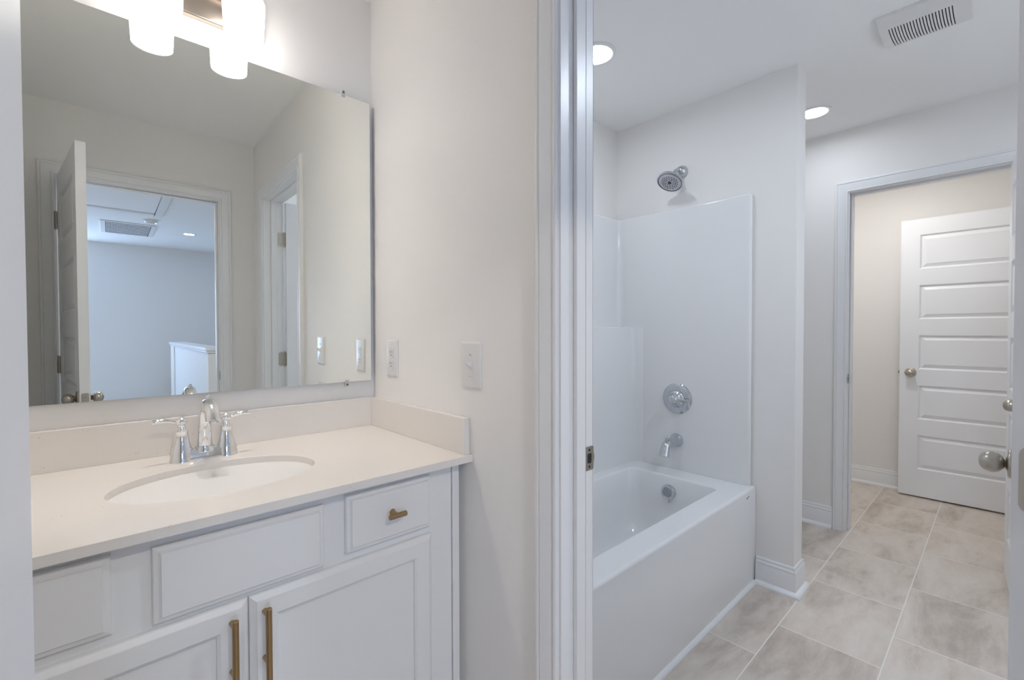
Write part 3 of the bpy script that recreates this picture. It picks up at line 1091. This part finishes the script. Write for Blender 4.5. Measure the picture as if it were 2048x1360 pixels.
for k in range(-3, 4):
    hw = math.sqrt(max(0.026**2-(k*0.0066)**2, 0))
    c_ = Mv @ Matrix.Rotation(R(-12), 4, 'Z')
    g.box(-hw, hw, k*0.0066-0.0011, k*0.0066+0.0011, 0.0200, 0.0209, c_)
g.mi = 0
g.tube([Mv @ Vector((0.004, -0.034, 0.010)), Mv @ Vector((0.004, -0.046, 0.012)), Mv @ Vector((0.012, -0.050, 0.013))], [0.003, 0.003, 0.004], 10)
ov = tlo(g.build('overflow_cap', [CHROME2, DARK], tub, smooth=40))
ov['label'] = 'chrome slotted overflow cap'
g = G()
for x, z, a, b in ((1.489, 0.436, 0.0075, 0.0042), (1.508, 0.4395, 0.0055, 0.0034)):
    g.lathe([(0, 0), (1, 0), (0.9, 0.0006), (0.45, 0.0007), (0.42, 0.0003), (0, 0.0003)], axis((x, TY0, z), (0, -1, 0), (0.94, 0, 0.34)) @ Matrix.Diagonal((a, b, 1, 1)), 18)
o = tlo(g.build('maker_mark', GREYD, tub))
o['label'] = 'tiny dark oval mark near the end of the apron'
g = G()
g.lathe([(0, -0.001), (0.034, -0.001), (0.036, 0.002), (0.030, 0.004), (0, 0.005)], Matrix.Translation((IX1-0.22, -0.42, TZ-0.357)), 28)
tlo(g.build('drain', CHROME, tub, smooth=40))

# ------------------------------------------------------------------ tub surround
SZ = 1.893
PX1, PX0, PYB, PYF = 1.5673, WT+0.036, -0.020, -0.766
outer = [(TX0, PYF), (PX0, PYF)]
inner_path = [(PX0, PYF+0.0)]+arc(PX0+0.035, PYB-0.035, 0.035, pi, pi/2, 8)+arc(PX1-0.035, PYB-0.035, 0.035, pi/2, 0, 8)+[(PX1, PYF)]
poly = inner_path+[(XE-0.0015, PYF), (XE-0.0015, YB-0.0015), (WT+0.0015, YB-0.0015), (WT+0.0015, PYF)]
sur = tag(G().prism(poly[::-1], TZ+0.0004, SZ).bevel_top(TZ+0.0004, 0.012).build('tub_surround', ACRYL, smooth=40), 'glossy white three-sided wall surround rising from the bathtub', 'tub surround')
LZT = 1.250
led = [(PX0-0.001, PYB+0.002), (PX0-0.001, -0.175)]+arc(PX0+0.05, -0.175, 0.05, pi, pi/2, 1)[:0]+[(PX0+0.045, -0.128), (PX1-0.045, -0.128)]+[(PX1-0.020, -0.136), (PX1-0.006, -0.155), (PX1+0.001, -0.190)]+[(PX1+0.001, PYB+0.002)]
g = G()
lo_ = [Vector((x, y, 0)) for x, y in led]
g.prism(led, TZ+0.0004, LZT).bevel_top(TZ+0.0004, 0.014, 5)
o = g.build('ledge', ACRYL, sur, smooth=40)

# ------------------------------------------------------------------ tub fixtures
VY = -0.394
tv = empty('tub_valve', (PX1, VY, 0.859), 'round chrome shower valve trim on the end panel above the spout', 'shower valve')
PV = Matrix.Translation((-PX1, -VY, -0.859))
g = G()
Mv = axis((PX1, VY, 0.859), (-1, 0, 0), (0, -1, 0))
g.lathe([(0, 0), (0.083, 0), (0.083, 0.003), (0.078, 0.008), (0.060, 0.012), (0.052, 0.013), (0, 0.013)], Mv, 48)
o = g.build('trim_plate', CHROME2, tv, smooth=40)
o.matrix_parent_inverse = PV
g = G()
g.lathe([(0.047, 0.012), (0.048, 0.018), (0.044, 0.026), (0.036, 0.030), (0.030, 0.036), (0.027, 0.048), (0.024, 0.060), (0.018, 0.067), (0.010, 0.070), (0, 0.0705)], Mv, 36)
o = g.build('hub', CHROME2, tv, smooth=50)
o.matrix_parent_inverse = PV
g = G()
g.tube([Mv @ Vector((x, y, z)) for x, y, z in ((0.010, 0.0, 0.040), (0.035, 0.0, 0.036), (0.060, 0, 0.034), (0.082, 0, 0.034), (0.085, 0, 0.034))], [0.007, 0.006, 0.0052, 0.0052, 0.003], 14, flat=0.8, side=(0, 0, 1))
o = g.build('lever', CHROME2, tv, smooth=50)
o.matrix_parent_inverse = PV

sp = empty('tub_spout', (PX1, -0.390, 0.632), 'chrome diverter spout below the round valve', 'tub spout')
PSx = Matrix.Translation((-PX1, 0.390, -0.632))
g = G()
S0 = Vector((PX1, -0.390, 0.632))
g.lathe([(0, 0), (0.037, 0), (0.037, 0.004), (0.034, 0.010), (0.029, 0.030), (0.025, 0.055), (0.0225, 0.080)], axis(S0, (-1, 0, -0.04)), 32)
g.tube([S0+Vector(p) for p in ((-0.070, 0, -0.003), (-0.095, 0, -0.004), (-0.110, 0, -0.010), (-0.121, 0, -0.026), (-0.130, 0, -0.047), (-0.137, 0, -0.064))], [0.0235, 0.0225, 0.0220, 0.0225, 0.0250, 0.0285], 28, side=(0, 1, 0))
o = g.build('spout_body', CHROME2, sp, smooth=50)
o.matrix_parent_inverse = PSx
g = G()
g.lathe([(0, 0.010), (0.004, 0.010), (0.004, 0.026), (0.008, 0.029), (0.0095, 0.034), (0.007, 0.039), (0, 0.041)], axis(S0+Vector((-0.108, 0, 0.0)), (-0.25, 0, 1)), 18)
o = g.build('diverter_knob', CHROME2, sp, smooth=50)
o.matrix_parent_inverse = PSx

shw = empty('shower_head', (XE, -0.400, 2.087), 'round chrome shower head angled down on a short arm', 'shower head')
PH = Matrix.Translation((-XE, 0.400, -2.087))
W0 = Vector((XE-0.0005, -0.400, 2.090))
g = G()
g.lathe([(0, 0), (0.034, 0), (0.034, 0.004), (0.031, 0.016), (0.025, 0.028), (0.016, 0.036), (0.011, 0.038)], axis(W0, (-1, 0, 0)), 32)
o = g.build('escutcheon', CHROME2, shw, smooth=50)
o.matrix_parent_inverse = PH
hd = Vector((-0.52, 0.06, -0.85)).normalized()       # spray direction
HC = Vector((1.474, -0.394, 2.008))                  # centre of the spray face
g = G()
g.tube([W0+Vector((-0.030, 0, 0)), W0+Vector((-0.055, 0, -0.002)), W0+Vector((-0.073, 0, -0.012)), HC-hd*0.052], [0.0105, 0.0105, 0.0105, 0.0105], 18)
o = g.build('arm', CHROME2, shw, smooth=50)
o.matrix_parent_inverse = PH
g = G()
Mh = axis(HC, hd, (0, 1, 0))
g.lathe([(0, -0.066), (0.012, -0.066), (0.017, -0.060), (0.019, -0.050), (0.020, -0.042), (0.030, -0.034), (0.050, -0.024), (0.063, -0.017), (0.0685, -0.009), (0.0685, -0.002), (0.066, 0.0), (0.060, 0.0), (0.0595, -0.0015), (0, -0.0015)], Mh, 48)
hb = g.build('head_body', CHROME2, shw, smooth=40)
hb.matrix_parent_inverse = PH
g = G()
g.lathe([(0, -0.0014), (0.0592, -0.0014), (0.056, 0.0012), (0.030, 0.0022), (0, 0.0022)], Mh, 48)
g.mi = 1
rr0 = [(0.0605, -0.001), (0.0632, -0.001), (0.0632, 0.0012), (0.0605, 0.0012), (0.0605, -0.001)]
g.rows([[Mh @ Vector((r_*cos(2*pi*k/48), r_*sin(2*pi*k/48), z_)) for k in range(48)] for r_, z_ in rr0], close=True, caps=False)
for rr_, cnt in ((0.020, 10), (0.0305, 18), (0.041, 18)):
    for k in range(cnt):
        a = 2*pi*(k+0.5*(cnt == 18 and rr_ > 0.035))/cnt
        g.lathe([(0.0030, 0.0010), (0.0030, 0.0034), (0.0018, 0.0038), (0, 0.0038)], Mh @ Matrix.Translation((rr_*cos(a), rr_*sin(a), 0)), 8)
g.lathe([(0.0105, 0.0015), (0.0105, 0.0032), (0.008, 0.0036), (0, 0.0036)], Mh, 20)
o = g.build('spray_face', [SPRAY, GREYD], hb, smooth=40)
o.matrix_parent_inverse = Matrix.Identity(4)

# ------------------------------------------------------------------ ceiling fixtures


def can_light(name, x, y, r, key, label, rt_=None):
    e = empty(name, (x, y, H), label, 'ceiling light', group='recessed ceiling lights')
    rt_ = rt_ or r+0.022
    g = G()
    g.lathe([(r, -0.001), (r+0.002, -0.0045), (rt_-0.006, -0.0075), (rt_, -0.003), (rt_, 0.0), (r, 0.0), (r, -0.001)], None, 48)
    for f in [f for f in g.bm.faces if len(f.verts) > 4]:
        g.bm.faces.remove(f)
    g.build('trim_ring', TRIM, e, smooth=50)
    g = G()
    g.lathe([(0, -0.0035), (r*0.6, -0.0032), (r, -0.0012), (r, -0.0003), (0, -0.0003)], None, 40)
    g.build('lens', LENS[key], e, smooth=50)
    return e


can_light('recessed_light', 0.866, -0.372, 0.063, 'tub', 'lit recessed ceiling light over the tub, cut off by the doorway frame')
can_light('recessed_light', 2.190, -0.868, 0.060, 'alcove', 'lit recessed ceiling light in the alcove past the partition')
can_light('recessed_light', 1.00, -1.75, 0.062, 'tub_fill', 'added fill light shaped as a recessed can in the tub room, out of view')  # added light, no fixture seen there; lifts floor and far door
can_light('recessed_light', 3.02, -1.02, 0.060, 'far', 'added fill light shaped as a recessed can, hidden above the far doorway')  # added light above the header, brightens the far wall
can_light('recessed_light', -0.55, -2.75, 0.060, 'entry', 'added fill light shaped as a recessed can outside the entry doorway, out of view')  # added light outside the doorway, lifts cabinet fronts and side wall
can_light('recessed_light', 0.055, -5.72, 0.055, 'hall', 'small recessed ceiling light in the hall, seen only in the mirror')

# exhaust fan grille: convex cover with 21 real slots
vx0, vx1, vy0, vy1 = 1.482, 1.738, -1.505, -1.246
sx0, sx1, sy0, sy1, ns = 1.553, 1.722, -1.457, -1.273, 21
fan = empty('exhaust_fan', ((vx0+vx1)/2, (vy0+vy1)/2, H), 'white slotted exhaust fan cover on the ceiling', 'exhaust fan')
PF = Matrix.Translation((-(vx0+vx1)/2, -(vy0+vy1)/2, -H))


def vz(x):
    t = (x-vx0)/(vx1-vx0)*2-1
    return H-0.011-0.017*(1-t*t)


xs_ = sorted(set([vx0, vx1, sx0, sx1]+[vx0+(vx1-vx0)*k/24 for k in range(25)]))
pitch = (sy1-sy0)/(ns-0.6)
ys_ = [vy0]
slots = []
for k in range(ns):
    a = sy0+k*pitch
    ys_ += [a, a+pitch*0.33]
    slots.append(a)
ys_.append(vy1)
g = G()
grid = [[g.bm.verts.new((x, y, vz(x))) for y in ys_] for x in xs_]
for i in range(len(xs_)-1):
    for j in range(len(ys_)-1):
        xm = (xs_[i]+xs_[i+1])/2
        if j % 2 == 1 and sx0 < xm < sx1:
            continue
        g._f([grid[i][j], grid[i+1][j], grid[i+1][j+1], grid[i][j+1]])
# skirt up to the ceiling
for row, yv in ((0, vy0), (-1, vy1)):
    up_ = [g.bm.verts.new((x, yv, H-0.0005)) for x in xs_]
    for i in range(len(xs_)-1):
        g._f([grid[i][row], grid[i+1][row], up_[i+1], up_[i]])
for col_, xv in ((0, vx0), (-1, vx1)):
    a, b = g.bm.verts.new((xv, vy0, H-0.0005)), g.bm.verts.new((xv, vy1, H-0.0005))
    g._f([a]+grid[col_]+[b])
cov = g.build('cover', PLAST, fan, smooth=0)
cov.matrix_parent_inverse = PF
so = cov.modifiers.new('thick', 'SOLIDIFY')
so.thickness = 0.002
so.offset = -1
g = G()
g.box(sx0-0.01, sx1+0.01, sy0-0.01, sy1+0.01, H-0.0022, H-0.0008)
o = g.build('dark_cavity', DARK, fan, smooth=0)
o.matrix_parent_inverse = PF

# ------------------------------------------------------------------ hall things (seen in the mirror)
hat = empty('attic_hatch', (-0.70, -4.2, H), 'white framed attic hatch panel in the hall ceiling', 'attic hatch')
hx0, hx1, hy0, hy1 = -1.05, -0.365, -4.61, -3.50
g = G()
for a, b, c, e in ((hx0-0.075, hx0, hy0-0.075, hy1+0.075), (hx1, hx1+0.075, hy0-0.075, hy1+0.075), (hx0, hx1, hy0-0.075, hy0), (hx0, hx1, hy1, hy1+0.075)):
    g.box(a+0.70, b+0.70, c+4.2, e+4.2, -0.018, -0.0005)
g.build('frame', TRIM, hat, bevel=0.003)
g = G()
g.box(hx0+0.702, hx1+0.698, hy0+4.202, hy1+4.198, -0.006, -0.0005)
g.build('panel', CEIL, hat, smooth=0)

rg = empty('return_grille', (-0.555, -5.82, H), 'white return air grille with dark mesh in the hall ceiling', 'air grille')
gw, gl = 0.42, 0.78
g = G()
for a, b, c, e in ((-gw/2-0.045, -gw/2, -gl/2-0.045, gl/2+0.045), (gw/2, gw/2+0.045, -gl/2-0.045, gl/2+0.045), (-gw/2, gw/2, -gl/2-0.045, -gl/2), (-gw/2, gw/2, gl/2, gl/2+0.045)):
    g.box(a, b, c, e, -0.012, -0.0005)
g.build('frame', TRIM, rg, bevel=0.002)
g = G()
for k in range(1, 30):
    x = -gw/2+gw*k/30
    g.box(x-0.0021, x+0.0021, -gl/2, gl/2, -0.009, -0.006)
for k in range(1, 8):
    y = -gl/2+gl*k/8
    g.box(-gw/2, gw/2, y-0.014, y+0.014, -0.0088, -0.0062)
g.build('mesh', TRIM, rg, smooth=0)
G().box(-gw/2, gw/2, -gl/2, gl/2, -0.003, -0.0005).build('dark_cavity', DARK, rg, smooth=0)

sd = empty('smoke_detector', (-0.375, -5.06, H), 'round white smoke detector on the hall ceiling near the grille', 'smoke detector')
g = G()
g.lathe([(0, -0.038), (0.030, -0.038), (0.052, -0.032), (0.062, -0.020), (0.064, -0.008), (0.070, -0.006), (0.070, -0.0005), (0, -0.0005)], None, 40)
g.build('housing', PLAST, sd, smooth=40)
g = G()
g.lathe([(0, -0.004), (0.005, -0.003), (0.006, 0), (0, 0)], Matrix.Translation((0.045, 0.02, -0.033)), 12)
g.build('indicator_lamp', mat('led_white', (0.8, 0.8, 0.8), 0.4, emit=(0.9, 0.95, 1.0), estr=4.0), sd)

hwall = G()
hwall.box(0.03, 0.15, -2.30, 0.0, 0, 0.94)
hwall.box(0.015, 0.165, -2.36, -2.10, 0, 0.95)
hw_ = struct(hwall, 'wall_stair', WALL, 'low half wall beside the stairs in the hall, seen in the mirror', 'half wall', smooth=0)
hw_.location = (0.045, -4.44, 0)
hw_.rotation_euler = (0, 0, R(-3.2))
g = G()
g.box(0.0, 0.18, -2.40, 0.03, 0.965, 1.0)
g.box(0.012, 0.168, -2.38, 0.018, 0.94, 0.965)
g.build('cap', TRIM, hw_, bevel=0.004)
